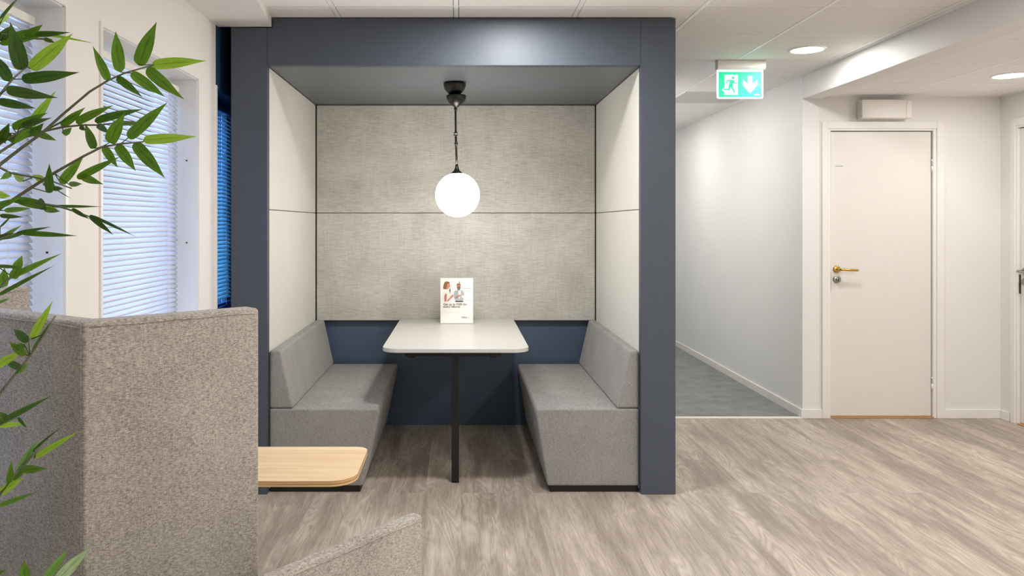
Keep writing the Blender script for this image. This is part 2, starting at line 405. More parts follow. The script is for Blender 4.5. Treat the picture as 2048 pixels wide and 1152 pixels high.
# ------------------------------------------------------------------ doors
def door_front(name, label, T, with_mark):
    """built facing -y at x from 0..w, then each vertex mapped through T"""
    W = DX1-DX0
    root = bpy.data.objects.new(name, None); C.objects.link(root); root['kind'] = 'structure'
    root.matrix_world = T
    def part(n, bm, m, parent=root, smooth=False):
        o = obj(n, bm, m, None, smooth); o.parent = parent; return o
    part('door_leaf', B(.003, W-.003, .012, .052, .012, DZ-.003, bev=.002), M['door'])
    bm = N()
    box(bm, -.064, -.0215, -.014, 0, 0, DZ+.067, bev=.003); box(bm, -.0215, -.002, -.006, .09, 0, DZ+.018, bev=.002)
    box(bm, W+.0255, W+.078, -.014, 0, 0, DZ+.067, bev=.003); box(bm, W+.002, W+.0255, -.006, .09, 0, DZ+.018, bev=.002)
    box(bm, -.0215, W+.0255, -.0125, 0, DZ+.016, DZ+.066, bev=.003); box(bm, -.002, W+.006, -.006, .09, DZ+.002, DZ+.016)
    box(bm, -.002, W+.006, .056, .09, .005, DZ+.002)
    part('door_frame', bm, M['trim'])
    bm = N(); box(bm, -.0025, .0035, .004, .045, .90, 1.03); part('strike_plate', bm, M['shadow_gap'])
    part('threshold', B(-.002, W+.006, -.012, .09, 0, .010, bev=.002), M['threshold'])
    for z in (.245, 1.79):
        bm = N(); lathe(bm, [(.0065, z-.045), (.0065, z-.002)], W+.001, .004, 12); lathe(bm, [(.0065, z+.001), (.0065, z+.035), (.009, z+.036), (.004, z+.046)], W+.001, .004, 12)
        part('hinge', bm, M['trim'])
    hx, hz = .048, 1.055
    bm = N(); lathe(bm, [(.0005, -.001), (.020, -.001), (.0255, .003), (.0255, .011)], hx, .0, 28, axis='y', cz=hz)
    h = part('handle_rose', bm, M['brass' if with_mark else 'steel'], smooth=False)
    bm = N(); tube(bm, [(hx, .0, hz), (hx, -.03, hz), (hx+.004, -.045, hz), (hx+.016, -.052, hz), (hx+.06, -.052, hz-.002), (hx+.118, -.048, hz-.004), (hx+.124, -.04, hz-.004)], .0095, .0085, 12)
    o = obj('lever', bm, M['brass' if with_mark else 'steel']); o.parent = h
    bm = N(); lathe(bm, [(.0005, -.001), (.021, -.001), (.026, .003), (.026, .011)], hx, .0, 28, axis='y', cz=hz-.072)
    k = part('lock_rose', bm, M['steel'])
    bm = N(); box(bm, hx+.002, hx+.016, -.024, 0, hz-.087, hz-.057, bev=.005); lathe(bm, [(.011, -.012), (.011, 0)], hx, 0, 16, axis='y', cz=hz-.072)
    o = obj('thumb_turn', bm, M['steel']); o.parent = k
    if with_mark:
        bm = N(); box(bm, .040, .095, .0113, .0121, 1.786, 1.790); part('scuff_line', bm, M['steel'])
    root['label'] = label; root['category'] = 'door'
    return root
door_front('door_1', 'white flush door with brass lever handle in the wall facing us, right of the corridor', Matrix.Translation((DX0, YD, 0)), True)
door_front('door_2', 'white flush door with steel handle at the right edge, in the side wall', Matrix.Translation((XR, D2Y1, 0)) @ Matrix.Rotation(-PI/2, 4, 'Z'), False)

# ------------------------------------------------------------------ windows and blinds
for i, (a, b) in enumerate(WINS):
    fm = M['navy_frame'] if i == 2 else M['trim']
    root = bpy.data.objects.new('window_%d' % (i+1), None); C.objects.link(root); root['kind'] = 'structure'
    def part(n, bm, m, parent=root):
        o = obj(n, bm, m); o.parent = parent; return o
    xg = XW-.118-.05
    bm = N()
    for (y0, y1, z0, z1) in ((a, a+.045, WZ0, WZ1), (b-.045, b, WZ0, WZ1), (a+.045, b-.045, WZ0, WZ0+.05), (a+.045, b-.045, WZ1-.055, WZ1)):
        box(bm, xg-.03, XW-.118, y0, y1, z0, z1, bev=.003)
    fr = part('window_frame', bm, fm)
    o = obj('window_pane', B(xg-.012, xg-.006, a+.045, b-.045, WZ0+.05, WZ1-.055), M['glass']); o.parent = fr
    if i < 2:
        part('reveal_lining', (lambda q: (box(q, XW-.118, XW-.002, a, a+.004, WZ0, WZ1), box(q, XW-.118, XW-.002, b-.004, b, WZ0, WZ1), box(q, XW-.118, XW-.002, a, b, WZ1-.004, WZ1), q)[-1])(N()), M['wall_cool'])
        bm = N()
        for z in (1.29, 1.675): lathe(bm, [(.0035, -.003), (.0035, .0)], XW-.05, b-.004, 10, axis='y', cz=z)
        part('screw_cap', bm, M['shadow_gap'])
    # casing strip around the opening on the wall face
    bm = N(); cw = .016
    hi_ = b if i < 2 else 3.885
    box(bm, XW, XW+.006, a-cw, a, WZ0-.02, WZ1+(cw if i < 2 else .02))
    if i < 2:
        box(bm, XW, XW+.006, b, b+cw, WZ0-.02, WZ1+cw); box(bm, XW, XW+.006, a, b, WZ1, WZ1+cw)
    part('window_casing', bm, M['trim'])
    part('window_sill', B(XW-.118, XW+.02, a-.01, b+.01, WZ0-.022, WZ0+.003, bev=.003), fm)
BL = ['white venetian blind in the narrow window at the far left edge, behind the bamboo', 'white venetian blind in the middle window, slats tilted nearly shut', 'blue-lit venetian blind in the window tucked beside the booth']
for i, (a, b) in enumerate(WINS):
    a2, b2 = a+.012, b-(.022 if i < 2 else .06)
    xb = XW-.092
    t = thing('venetian_blind', BL[i], 'blind', (xb, (a+b)/2, WZ0), 'venetian blinds in the windows')
    zt = 1.99 if i < 2 else 1.995
    obj('headrail', B(xb-.014, xb+.014, a2, b2, zt, zt+.027, bev=.002), M['trim'] if i < 2 else M['navy_frame'], t)
    bm = N(); pitch, wv = .0215, .0255
    zb = .925
    n = int((zt-.012-zb-.02)/pitch)
    for k in range(n):
        zc = zt-.014-k*pitch
        ang = math.radians(60)
        # curved slat: three-line profile, high edge outside
        prof = [(-.5, 0), (-.17, .0022), (.17, .0022), (.5, 0)]
        sag = 0
        if i < 2: ang = math.radians(62-10*k/n+random.uniform(-1.2, 1.2))
        else: ang = math.radians(44)
        rows = []
        for s, c in prof:
            dx = s*wv*math.cos(ang)+c*math.sin(ang); dz = -s*wv*math.sin(ang)+c*math.cos(ang)
            rows.append([bm.verts.new((xb+dx, yy, zc+dz+tilt)) for yy, tilt in ((a2, random.uniform(-.0006, .0006)), ((a2+b2)/2, 0), (b2, random.uniform(-.0006, .0006)))])
        for r in range(3):
            for q in range(2):
                f = bm.faces.new((rows[r][q], rows[r][q+1], rows[r+1][q+1], rows[r+1][q])); f.smooth = True
    so = obj('slats', bm, M['slat'] if i < 2 else M['slat_daylit'], t)
    sm = so.modifiers.new('s', 'SOLIDIFY'); sm.thickness = .0004
    obj('bottom_rail', B(xb-.012, xb+.012, a2, b2, zb, zb+.016, bev=.002), M['trim'] if i < 2 else M['navy_frame'], t)
    for yy in ((a2+.14, b2-.14) if i < 2 else (a2+.2, b2-.1)):
        bm = N(); tube(bm, [(xb+.002, yy, zt), (xb+.0128, yy, zt-.004), (xb+.0128, yy, zb-.002), (xb-.0128, yy, zb-.002), (xb-.0128, yy, zt-.004), (xb-.002, yy, zt)], .0010, n=6)
        obj('ladder_cord', bm, M['plastic'], t)
    if i == 2:
        bm = N(); yc = b2+.02
        tube(bm, [(xb+.01, b2-.02, zt+.01), (xb+.022, yc-.008, zt-.01), (xb+.024, yc, zt-.06), (xb+.024, yc, 1.32)], .0022, n=8)
        lathe(bm, [(.003, 1.32), (.008, 1.27), (.003, 1.262)], xb+.024, yc, 10)
        obj('pull_cord', bm, M['plastic'], t)

# ------------------------------------------------------------------ booth
bx0, bx1, ix0, ix1 = -1.171, 1.0925, -.988, .917
ZI, ZT = 2.185, 2.425
bt = thing('meeting_booth', 'large slate blue open booth with padded linen walls, built around two benches and a table', 'booth', ((bx0+bx1)/2, YB0, 0))
obj('left_post', B(bx0, ix0+.001, YB0, YB0+.045, 0, 2.377, bev=.0015), M['booth'], bt)
obj('right_post', B(ix1-.001, bx1, YB0, YB0+.045, 0, ZT, bev=.0015), M['booth'], bt)
bm = N(); prism(bm, [(ix0+.0022, ZI), (ix1-.0022, ZI), (ix1-.0022, ZT), (-.960, ZT), (-.960, 2.377), (ix0+.0022, 2.377)], YB0, YB0+.045, 'y', .0012, 1); obj('fascia', bm, M['booth'], bt)
obj('booth_ceiling', B(ix0-.006, ix1+.004, YB0+.045, YB1+.03, ZI, ZI+.03), M['booth_lamplit'], bt)
obj('outer_side', B(bx0, bx0+.02, YB0+.045, 5.40, 0, 2.377), M['booth'], bt)
obj('outer_side', B(bx1-.02, bx1, YB0+.045, 5.40, 0, ZT), M['booth'], bt)
obj('back_board', B(ix0-.04, ix1+.04, YB1+.03, YB1+.06, 0, ZI+.03), M['booth_blue'], bt)
zs = 1.451
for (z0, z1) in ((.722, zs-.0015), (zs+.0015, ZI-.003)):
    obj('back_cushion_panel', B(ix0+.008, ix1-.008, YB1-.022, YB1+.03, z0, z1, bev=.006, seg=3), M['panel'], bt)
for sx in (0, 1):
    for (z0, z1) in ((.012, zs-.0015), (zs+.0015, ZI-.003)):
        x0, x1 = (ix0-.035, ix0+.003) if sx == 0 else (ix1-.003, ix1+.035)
        obj('side_cushion_panel', B(x0, x1, YB0+.046, YB1-.024, z0, z1, bev=.005, seg=3), M['panel_side_lit'], bt)

# benches
def bench(label, xo, xi, xib, xbt, xbb, name='booth_bench'):
    """xo outer, xi inner top, xib inner bottom, xbt / xbb backrest top / bottom"""
    t = thing(name, label, 'bench', ((xo+xi)/2, 4.58, 0), 'benches facing each other in the booth')
    y0, y1 = YB0+.022+.024, YB1-.024
    s = 1 if xi > xo else -1
    zb = .034
    bm = N(); prism(bm, [(xo, zb), (xib, zb), (xi, .412), (xi-.006*s, .43), (xo, .43)], y0-.018, y1, 'y', .010, 3); obj('seat', bm, M['bench'], t)
    bm = N(); prism(bm, [(xo+.0*s, .432), (xbb, .432), (xbt, .728), (xo, .728)], y0-.018, y1, 'y', .012, 3); obj('backrest', bm, M['bench'], t)
    bm = N(); box(bm, min(xo+.005*s, xib-.015*s), max(xo+.005*s, xib-.015*s), y0-.004, y1, 0, zb+.002); obj('plinth', bm, M['black_plinth'], t)
    return t
bench('grey fabric bench on the left inside the booth', ix0+.005, -.425, -.505, -.926, -.860)
bench('grey fabric bench on the right inside the booth', ix1-.005, .383, .444, .864, .797)

# table
tx0, tx1, ty0, ty1, tz = -.411, .355, 3.965, 5.214, .735
t = thing('booth_table', 'white rounded table on one black square leg between the booth benches', 'table', ((tx0+tx1)/2, 4.1, 0))
def rrect(x0, x1, y0, y1, rs, n=8):
    """rs = radii at (x0,y0),(x1,y0),(x1,y1),(x0,y1)"""
    out = []
    for (cx, cy, r, a0) in ((x0+rs[0], y0+rs[0], rs[0], PI), (x1-rs[1], y0+rs[1], rs[1], 1.5*PI), (x1-rs[2], y1-rs[2], rs[2], 0), (x0+rs[3], y1-rs[3], rs[3], .5*PI)):
        if r < 1e-4: out.append((cx, cy)); continue
        for k in range(n+1):
            a = a0+PI/2*k/n; out.append((cx+r*math.cos(a), cy+r*math.sin(a)))
    return out
bm = N(); prism(bm, rrect(tx0, tx1, ty0, ty1, (.085, .085, 0, 0)), tz-.022, tz, 'z'); o = obj('tabletop', bm, M['white_table'], t)
bv = o.modifiers.new('b', 'BEVEL'); bv.width = .003; bv.segments = 2; bv.limit_method = 'ANGLE'
obj('table_leg', B(-.050, -.011, 4.095, 4.165, 0, tz-.04, bev=.003), M['black'], t)
bm = N(); box(bm, -.30, .215, 4.10, 4.16, tz-.062, tz-.0225, bev=.002); box(bm, -.055, -.006, 4.16, 5.19, tz-.045, tz-.0225, bev=.002)
box(bm, -.28, -.24, 4.09, 4.17, tz-.070, tz-.0225, bev=.003); box(bm, .155, .195, 4.09, 4.17, tz-.070, tz-.0225, bev=.003)
obj('support_rail', bm, M['black'], t)

# sign stand with flyer
fy = 4.955; fx = (913.5-VX)/F*fy; FW, FH = .210, .292
t = thing('flyer_stand', 'upright white flyer in a clear stand at the back of the white table', 'sign', (fx, fy, tz))
fz = tz+.002
def acry():
    k = NT('clear_acrylic'); k.n.remove(k.b)
    tr = k.add('ShaderNodeBsdfTransparent'); gl = k.add('ShaderNodeBsdfGlossy'); gl.inputs['Roughness'].default_value = .05
    mx = k.add('ShaderNodeMixShader'); mx.inputs[0].default_value = .06
    k.lk(tr.outputs[0], mx.inputs[1]); k.lk(gl.outputs[0], mx.inputs[2]); k.lk(mx.outputs[0], k.out.inputs[0]); return k.m
M['acrylic'] = acry()
M['paper'] = plain('white_card', rgb(242, 240, 233), .55, var=.01)
bm = N(); box(bm, fx-FW/2-.003, fx+FW/2+.003, fy+.003, fy+.006, tz+.0005, fz+FH+.002); box(bm, fx-FW/2-.003, fx+FW/2+.003, fy+.003, fy+.08, tz+.0003, tz+.003)
obj('acrylic_stand', bm, M['acrylic'], t)
fl = obj('flyer', B(fx-FW/2, fx+FW/2, fy, fy+.0025, fz+.001, fz+FH), M['paper'], t)
pc = {k: plain('print_'+k, v, .6) for k, v in dict(sky=rgb(238, 237, 236), hair=rgb(140, 94, 62), skin=rgb(212, 142, 116), skin2=rgb(196, 118, 98), shirt=rgb(236, 234, 230), grey=rgb(176, 178, 186), dark=rgb(52, 46, 46), green=rgb(62, 66, 52), ink=rgb(92, 62, 62), faint=rgb(214, 211, 205), logo=rgb(150, 150, 150)).items()}
keys = list(pc)
# poster coordinates measured in the 975x1152 crop: x 187..757, y 152..955
def FP(u, v): return (fx-FW/2+(u-187)/570*FW, fz+FH-(v-152)/803*FH)
lay = [0]
def blob(bm, pts, key, smooth=True):
    lay[0] += 1; y = fy-.00012*lay[0]-.0002
    if smooth:                      # Chaikin rounding
        for _ in range(2):
            q = []
            for i in range(len(pts)):
                a, b = pts[i], pts[(i+1) % len(pts)]
                q += [(a[0]*.75+b[0]*.25, a[1]*.75+b[1]*.25), (a[0]*.25+b[0]*.75, a[1]*.25+b[1]*.75)]
            pts = q
    vs = [bm.verts.new((FP(*p)[0], y, FP(*p)[1])) for p in pts]
    f = bm.faces.new(vs); f.material_index = keys.index(key); f.normal_update()
    if f.normal.y > 0: f.normal_flip()
def rect(u0, v0, u1, v1): return [(u0, v0), (u1, v0), (u1, v1), (u0, v1)]
bm = N()
blob(bm, rect(196, 160, 748, 572), 'sky', False)
blob(bm, rect(548, 326, 735, 336), 'grey', False); blob(bm, rect(600, 540, 730, 552), 'faint', False); blob(bm, rect(350, 213, 430, 219), 'faint', False)
blob(bm, [(345, 335), (362, 340), (362, 430), (350, 438), (342, 400)], 'green')
# woman in profile at the left
blob(bm, [(262, 220), (300, 210), (345, 222), (352, 250), (330, 270), (318, 310), (300, 348), (262, 350), (232, 345), (236, 300), (246, 258)], 'hair')
blob(bm, [(310, 245), (345, 248), (352, 275), (362, 292), (352, 300), (350, 318), (330, 332), (318, 352), (296, 352), (296, 300)], 'skin')
blob(bm, [(232, 362), (290, 350), (338, 372), (360, 420), (350, 500), (330, 540), (322, 572), (232, 572), (222, 480), (222, 400)], 'shirt')
blob(bm, [(262, 432), (300, 425), (296, 500), (290, 572), (256, 572), (254, 500)], 'skin2')
blob(bm, [(300, 548), (355, 495), (390, 448), (408, 446), (412, 480), (385, 498), (330, 560), (300, 570)], 'skin')
# bearded man facing her
blob(bm, rect(514, 215, 526, 246), 'dark', False)
blob(bm, [(470, 258), (500, 244), (536, 252), (542, 285), (532, 300), (470, 300)], 'hair')
blob(bm, [(474, 272), (505, 264), (536, 272), (538, 320), (525, 345), (498, 355), (476, 330)], 'skin2')
blob(bm, [(472, 315), (500, 322), (536, 315), (530, 350), (508, 364), (486, 356)], 'dark')
blob(bm, rect(492, 334, 518, 342), 'shirt', False); blob(bm, rect(484, 296, 494, 301), 'dark', False); blob(bm, rect(516, 296, 526, 301), 'dark', False); blob(bm, rect(335, 276, 345, 280), 'dark', False); blob(bm, rect(334, 308, 348, 312), 'skin2', False)
blob(bm, [(425, 400), (450, 372), (500, 362), (560, 368), (598, 398), (602, 470), (590, 520), (582, 568), (452, 568), (440, 520), (418, 480)], 'grey')
blob(bm, [(500, 366), (522, 384), (545, 364), (540, 470), (505, 540), (500, 450)], 'shirt')
blob(bm, [(440, 500), (480, 470), (522, 446), (540, 452), (530, 474), (480, 500), (452, 516)], 'skin2')
blob(bm, [(548, 470), (580, 455), (600, 470), (596, 505), (566, 500)], 'sky')
blob(bm, rect(448, 555, 584, 572), 'dark', False)
for v, u1 in ((712, 560), (745, 600), (768, 520), (820, 320)):
    blob(bm, rect(245, v, u1, v+3), 'faint', False)
blob(bm, [(548, 826), (560, 830), (572, 850), (566, 858)], 'logo'); blob(bm, [(570, 858), (590, 822), (604, 822), (584, 862)], 'logo'); blob(bm, [(596, 832), (606, 828), (612, 862), (602, 862)], 'logo')
blob(bm, rect(616, 840, 650, 856), 'logo'); blob(bm, rect(668, 838, 686, 856), 'faint')
obj('printed_picture', bm, [pc[k] for k in keys], t)
def text_obj(name, s, size, loc, m, parent, bold=0.0, extr=.0001):
    cu = bpy.data.curves.new(name, 'FONT'); cu.body = s; cu.size = size; cu.extrude = extr; cu.offset = bold; cu.space_line = .78
    o = bpy.data.objects.new(name+'_src', cu); C.objects.link(o)
    bpy.context.view_layer.update()
    me = bpy.data.meshes.new_from_object(o.evaluated_get(bpy.context.evaluated_depsgraph_get()))
    bpy.data.objects.remove(o); bpy.data.curves.remove(cu)
    me.transform(Matrix.Translation(Vector(loc)-Vector(parent['_b'])) @ Matrix.Rotation(PI/2, 4, 'X'))
    me.materials.clear(); me.materials.append(m)
    q = bpy.data.objects.new(name, me); C.objects.link(q); q.parent = parent; q['_b'] = list(parent['_b'])
    return q
tp = FP(236, 634); text_obj('lettering', 'Get up to $500 for\nevery referral.', .0195, (tp[0], fy-.0006, tp[1]), pc['ink'], t, .00035)

# pendant lamp
lx, ly = -.030, 4.40
t = thing('pendant_lamp', 'lit white glass globe pendant on a black stem under the booth ceiling', 'lamp', (lx, ly, ZI))
def cup(cx, zt, r, h):
    prof = [(.001, zt-.004), (r*.93, zt-.004), (r*.985, zt-.001), (r, zt-.006)]
    for k in range(1, 11):
        a = PI/2*k/10; tt = math.sin(a); prof.append((max(.004, r*(1-tt**2.1)**.85), zt-.006-(h-.006)*tt))
    return prof
bm = N(); lathe(bm, [(.052, ZI), (.052, ZI-.006)], lx-.006, ly, 40); lathe(bm, cup(lx, ZI-.005, .064, .080), lx-.006, ly, 40); obj('ceiling_rose', bm, M['lampblack'], t)
bm = N(); lathe(bm, cup(lx, 2.112, .057, .072), lx+.003, ly-.004, 40); obj('lower_cup', bm, M['lampblack'], t)
bm = N(); tube(bm, [(lx-.002, ly, 2.10), (lx-.001, ly, 2.0), (lx, ly, 1.90)], .006, n=12); tube(bm, [(lx, ly, 1.885), (lx+.003, ly, 1.80), (lx+.006, ly, 1.70)], .0062, n=12)
lathe(bm, [(.006, 2.045), (.009, 2.04), (.009, 2.03), (.006, 2.025)], lx-.001, ly, 16)
lathe(bm, [(.005, 1.846), (.010, 1.842), (.010, 1.832), (.005, 1.828)], lx+.002, ly, 16); obj('stem', bm, M['lampblack'], t)
bm = N(); lathe(bm, [(.002, 1.905), (.009, 1.902), (.0125, 1.894)], lx, ly, 20); lathe(bm, [(.0125, 1.888), (.009, 1.880), (.002, 1.877)], lx, ly, 20); lathe(bm, [(.010, 1.894), (.010, 1.888)], lx, ly, 20, mi=1)
obj('ball_joint', bm, [M['lampblack'], M['plastic']], t)
gx_, gz_, gr = lx+.010, 1.543, .1265
bm = N(); lathe(bm, [(.006, 1.72), (.010, 1.70), (.016, 1.683), (.034, 1.668), (.036, 1.660), (.03, 1.66)], gx_-.004, ly, 28); obj('shade_holder', bm, M['lampblack'], t)
bm = N(); bmesh.ops.create_uvsphere(bm, u_segments=48, v_segments=28, radius=gr)
bmesh.ops.translate(bm, verts=bm.verts[:], vec=(gx_, ly, gz_)); obj('globe_shade', bm, M['globe'], t, smooth=True)

# ------------------------------------------------------------------ downlights
def lamp_child(parent, z, watts, spread=PI):
    L = bpy.data.lights.new('downlight_beam', 'AREA'); L.shape = 'DISK'; L.size = .17; L.energy = watts; L.color = WARM; L.spread = spread
    o = bpy.data.objects.new('downlight_beam', L); C.objects.link(o); o.parent = parent; o.location = (0, 0, z)
    return o
dl = None
def downlight(x, y, z, label, watts=None, group='round ceiling downlights'):
    global dl
    if dl is None:
        dl = thing('ceiling_light', label, 'light', (x, y, z), group)
        bm = N(); lathe(bm, [(.108, z), (.108, z-.004), (.102, z-.008), (.094, z-.008), (.091, z-.003)], x, y, 40)
        # keep the ring open in the middle
        bm.faces.ensure_lookup_table()
        for f in [f for f in bm.faces if len(f.verts) > 4]: bm.faces.remove(f)
        obj('trim_ring', bm, M['tbar'], dl)
        bm = N(); lathe(bm, [(.092, z-.002), (.092, z-.006), (.06, z-.0075), (.001, z-.008)], x, y, 40); obj('diffuser', bm, M['lampface'], dl)
        r = dl
    else:
        r = dl.copy(); C.objects.link(r); r.location = (x, y, z); r['label'] = label
        for ch in list(dl.children):
            if ch.type != 'MESH': continue
            c = ch.copy(); C.objects.link(c); c.parent = r
    lamp_child(r, -.012, DOWN_W if watts is None else watts)
    return r
downlight(2.09, 4.647, ZC, 'round lit downlight in the ceiling between the exit sign and the beam', 5.4)
downlight(3.34, 4.68, ZR, 'round lit downlight in the lower ceiling at the right edge', 3.9)
OFF = 'round downlights further along the ceiling'
FAR = 'unseen round lit downlight in the tiled ceiling, outside the view'
for (x, y, z) in ((1.68, 7.6, ZC), (1.68, 9.8, ZC), (1.50, 6.2, ZC)): downlight(x, y, z, 'unseen round downlight in the corridor ceiling beyond the booth', 4.3, OFF)  # hidden; first fits the wall glow, others added to brighten the corridor
for (x, y, z, wt) in ((.27, 3.46, ZC, 11), (2.09, 2.4, ZC, 6.5), (.27, 1.2, ZC, 4.5), (2.09, .1, ZC, 14), (2.09, -1.2, ZC, 12), (3.2, 2.4, ZR, 6), (3.2, .2, ZR, 12)):  # unseen; those near and behind the camera added to fill the room
    downlight(x, y, z, FAR, wt, OFF)

# ------------------------------------------------------------------ exit sign
sy = 4.975; k_ = sy/F
sx0, sx1 = (1434-VX)*k_, (1527-VX)*k_
t = thing('exit_sign', 'green lit running-man exit sign with down arrow hanging from the ceiling', 'sign', ((sx0+sx1)/2, sy, ZC))
zh0 = CH+(VY-140)*k_
bm = N(); prism(bm, [(sy-.028, ZC-.002), (sy+.028, ZC-.002), (sy+.028, zh0+.012), (sy+.018, zh0), (sy-.018, zh0), (sy-.028, zh0+.012)], sx0-.004, sx1+.006, 'x', .002, 2); obj('housing', bm, M['plastic'], t)
px0, px1 = (1433.5-VX)*k_, (1526-VX)*k_; pz1, pz0 = zh0-.001, CH+(VY-197.5)*k_
rr = .012
def rr_xz(x0, x1, z0, z1, r): return rrect(x0, x1, z0, z1, (r, r, .001, .001), 6)
M['edge_glow'] = emis('lit_acrylic_edge', rgb(196, 232, 255), .56)
M['sign_green'] = emis('lit_sign_green', rgb(0, 192, 132), .45)
M['sign_white'] = emis('lit_sign_white', rgb(214, 246, 240), .52)
bm = N(); prism(bm, rr_xz(px0, px1, pz0, pz1, rr), sy-.004, sy+.004, 'y'); pn = obj('acrylic_panel', bm, M['edge_glow'], t)
gx0, gx1, gz0, gz1 = px0+.011, px1-.011, pz0+.010, pz1-.012
bm = N(); prism(bm, rr_xz(gx0, gx1, gz0, gz1, .006), sy-.0048, sy-.004, 'y'); obj('green_face', bm, M['sign_green'], t)
# pictogram coordinates from the 1536x1152 crop of (1400,100)-(1560,220): 9.6 px per photo px
def SP(u, v): 
    return ((1400+u/9.6-VX)*k_, CH+(VY-(100+v/9.6))*k_)
def flat(bm, pts, y0, y1):
    prism(bm, [SP(*p) for p in pts], y0, y1, 'y')
bm = N()
flat(bm, [(465, 480), (722, 480), (722, 862), (455, 862), (462, 795), (440, 792), (420, 775), (424, 745), (465, 735)], sy-.0054, sy-.0048)
flat(bm, [(910, 500), (1000, 500), (1000, 655), (1095, 570), (1100, 672), (955, 836), (815, 672), (818, 570), (910, 655)], sy-.0054, sy-.0048)
flat(bm, [(1035, 848), (1140, 848), (1140, 870), (1035, 870)], sy-.0054, sy-.0048)
obj('door_and_arrow_symbols', bm, M['sign_white'], t)
bm = N(); yy0, yy1 = sy-.0060, sy-.0054
flat(bm, [(628+28*math.cos(a*PI/8), 536+28*math.sin(a*PI/8)) for a in range(16)], yy0, yy1)
def limb(a, b, w0, w1=None):
    w1 = w0 if w1 is None else w1
    d = Vector((b[0]-a[0], b[1]-a[1])).normalized(); n = Vector((-d.y, d.x))
    flat(bm, [(a[0]+n.x*w0, a[1]+n.y*w0), (b[0]+n.x*w1, b[1]+n.y*w1), (b[0]-n.x*w1, b[1]-n.y*w1), (a[0]-n.x*w0, a[1]-n.y*w0)], yy0, yy1)
flat(bm, [(560, 578), (640, 580), (655, 600), (610, 700), (545, 690), (560, 620)], yy0, yy1)
limb((575, 590), (520, 590), 12); limb((525, 585), (498, 650), 11, 9); limb((630, 592), (672, 640), 12, 10); limb((665, 638), (712, 645), 10, 8)
limb((590, 680), (655, 812), 22, 13); limb((568, 690), (552, 762), 22, 14); limb((560, 758), (445, 762), 14, 11); limb((640, 808), (665, 812), 10)
obj('running_figure', bm, M['sign_green'], t)

# perforated vent tile in the corridor ceiling
t = thing('ceiling_vent', 'perforated metal vent tile in the ceiling beyond the exit sign', 'vent', (2.076, 6.43, ZC))
bm = N(); box(bm, 1.788, 2.364, 6.142, 6.718, ZC-.002, ZC+.006); obj('perforated_plate', bm, M['perf'], t)
bm = N()
for (a, b, c, d) in ((1.786, 2.366, 6.139, 6.146), (1.786, 2.366, 6.714, 6.721), (1.786, 1.793, 6.146, 6.714), (2.359, 2.366, 6.146, 6.714)): box(bm, a, b, c, d, ZC-.004, ZC+.006)
obj('vent_rim', bm, M['tbar'], t)

# white box above the door
q = YD/F
t = thing('wall_cabinet_box', 'slim white casing mounted on the wall above the brass-handled door', 'wall box', ((1762-VX)*q, YD, 2.115))
obj('casing', B((1713-VX)*q, (1801-VX)*q, YD-.075, YD, 2.116, 2.249, bev=.006, seg=3), M['plastic'], t)
obj('end_cap', B((1801-VX)*q+.0005, (1813-VX)*q, YD-.070, YD, 2.119, 2.246, bev=.008, seg=3), M['trim'], t)

# ------------------------------------------------------------------ foreground lounge furniture
def sofa_panel(name, parent, a, b, t, z0, z1, piping=True):
    bm = N(); bar(bm, a, b, t, z0, z1, .008, 4)
    o = obj(name, bm, M['sofa'], parent, smooth=False)
    for p in o.data.polygons: p.use_smooth = True
    if piping:
        A = Vector(a); Bv = Vector(b); d = (Bv-A).normalized(); n = Vector((-d.y, d.x))
        bm = N()
        for off in (.0002, t-.0002):
            p = A+d*.012+n*off; r = Bv-d*.012+n*off
            zz = z1-.0095
            pts = [(p.x+(r.x-p.x)*k/8, p.y+(r.y-p.y)*k/8, zz+.0008*math.sin(k*2.1)) for k in range(9)]
            tube(bm, pts, .0019, n=8)
        for q_, s_ in ((Bv, -1), (A, 1)):
            c = q_+d*.0035*s_+n*.006
            tube(bm, [(c.x, c.y, z0+.02), (c.x, c.y, z1-.014)], .0024, n=8)
        s = obj('seam_piping', bm, M['sofa'], o)
    return o
# high-back chair: corner Cc nearest to the camera
HT = 1.2
Cc = P(165, 645, .18*F/198).xy; Dd = P(519, 616, .18*F/169).xy; Ee0 = P(0, 625, .18*F/178).xy
de = (Ee0-Cc).normalized(); Ee = Cc+de*.585
sf = thing('high_back_lounge_chair', 'tall grey-beige fabric high-back lounge chair at the left, its outer corner towards us', 'armchair', (Cc.x, Cc.y, 0))
sofa_panel('side_panel', sf, Cc, Dd, .055, .10, HT)
# back panel: its face runs from Ee to Cc
eo = Cc+de*.002
sofa_panel('back_panel', sf, Ee, eo, .055, .10, HT-.0005)
wa = P(20, 580, 2.0); 
sofa_panel('far_side_panel', sf, (-1.165, 1.80), (-1.098, 1.965), .05, .10, 1.22)
# seat between the panels
dn = (Dd-Cc).normalized()
nb = Vector((-de.y, de.x)); 
if nb.dot(dn) < 0: nb = -nb
s0 = Cc+de*.07+nb*.07; s1 = Cc+de*.50+nb*.07; s2 = s1+dn*.30; s3 = s0+dn*.30
bm = N(); prism(bm, [tuple(s0), tuple(s3), tuple(s2), tuple(s1)], .12, .44, 'z', .02, 3); obj('seat_cushion', bm, M['bench'], sf, smooth=True)
for p in (Cc+de*.06+nb*.035, Dd-dn*.05+de*.03, Ee-de*.05+nb*.03):
    bm = N(); tube(bm, [(p.x, p.y, 0), (p.x, p.y, .11)], .014, n=12); obj('leg', bm, M['black'], sf)
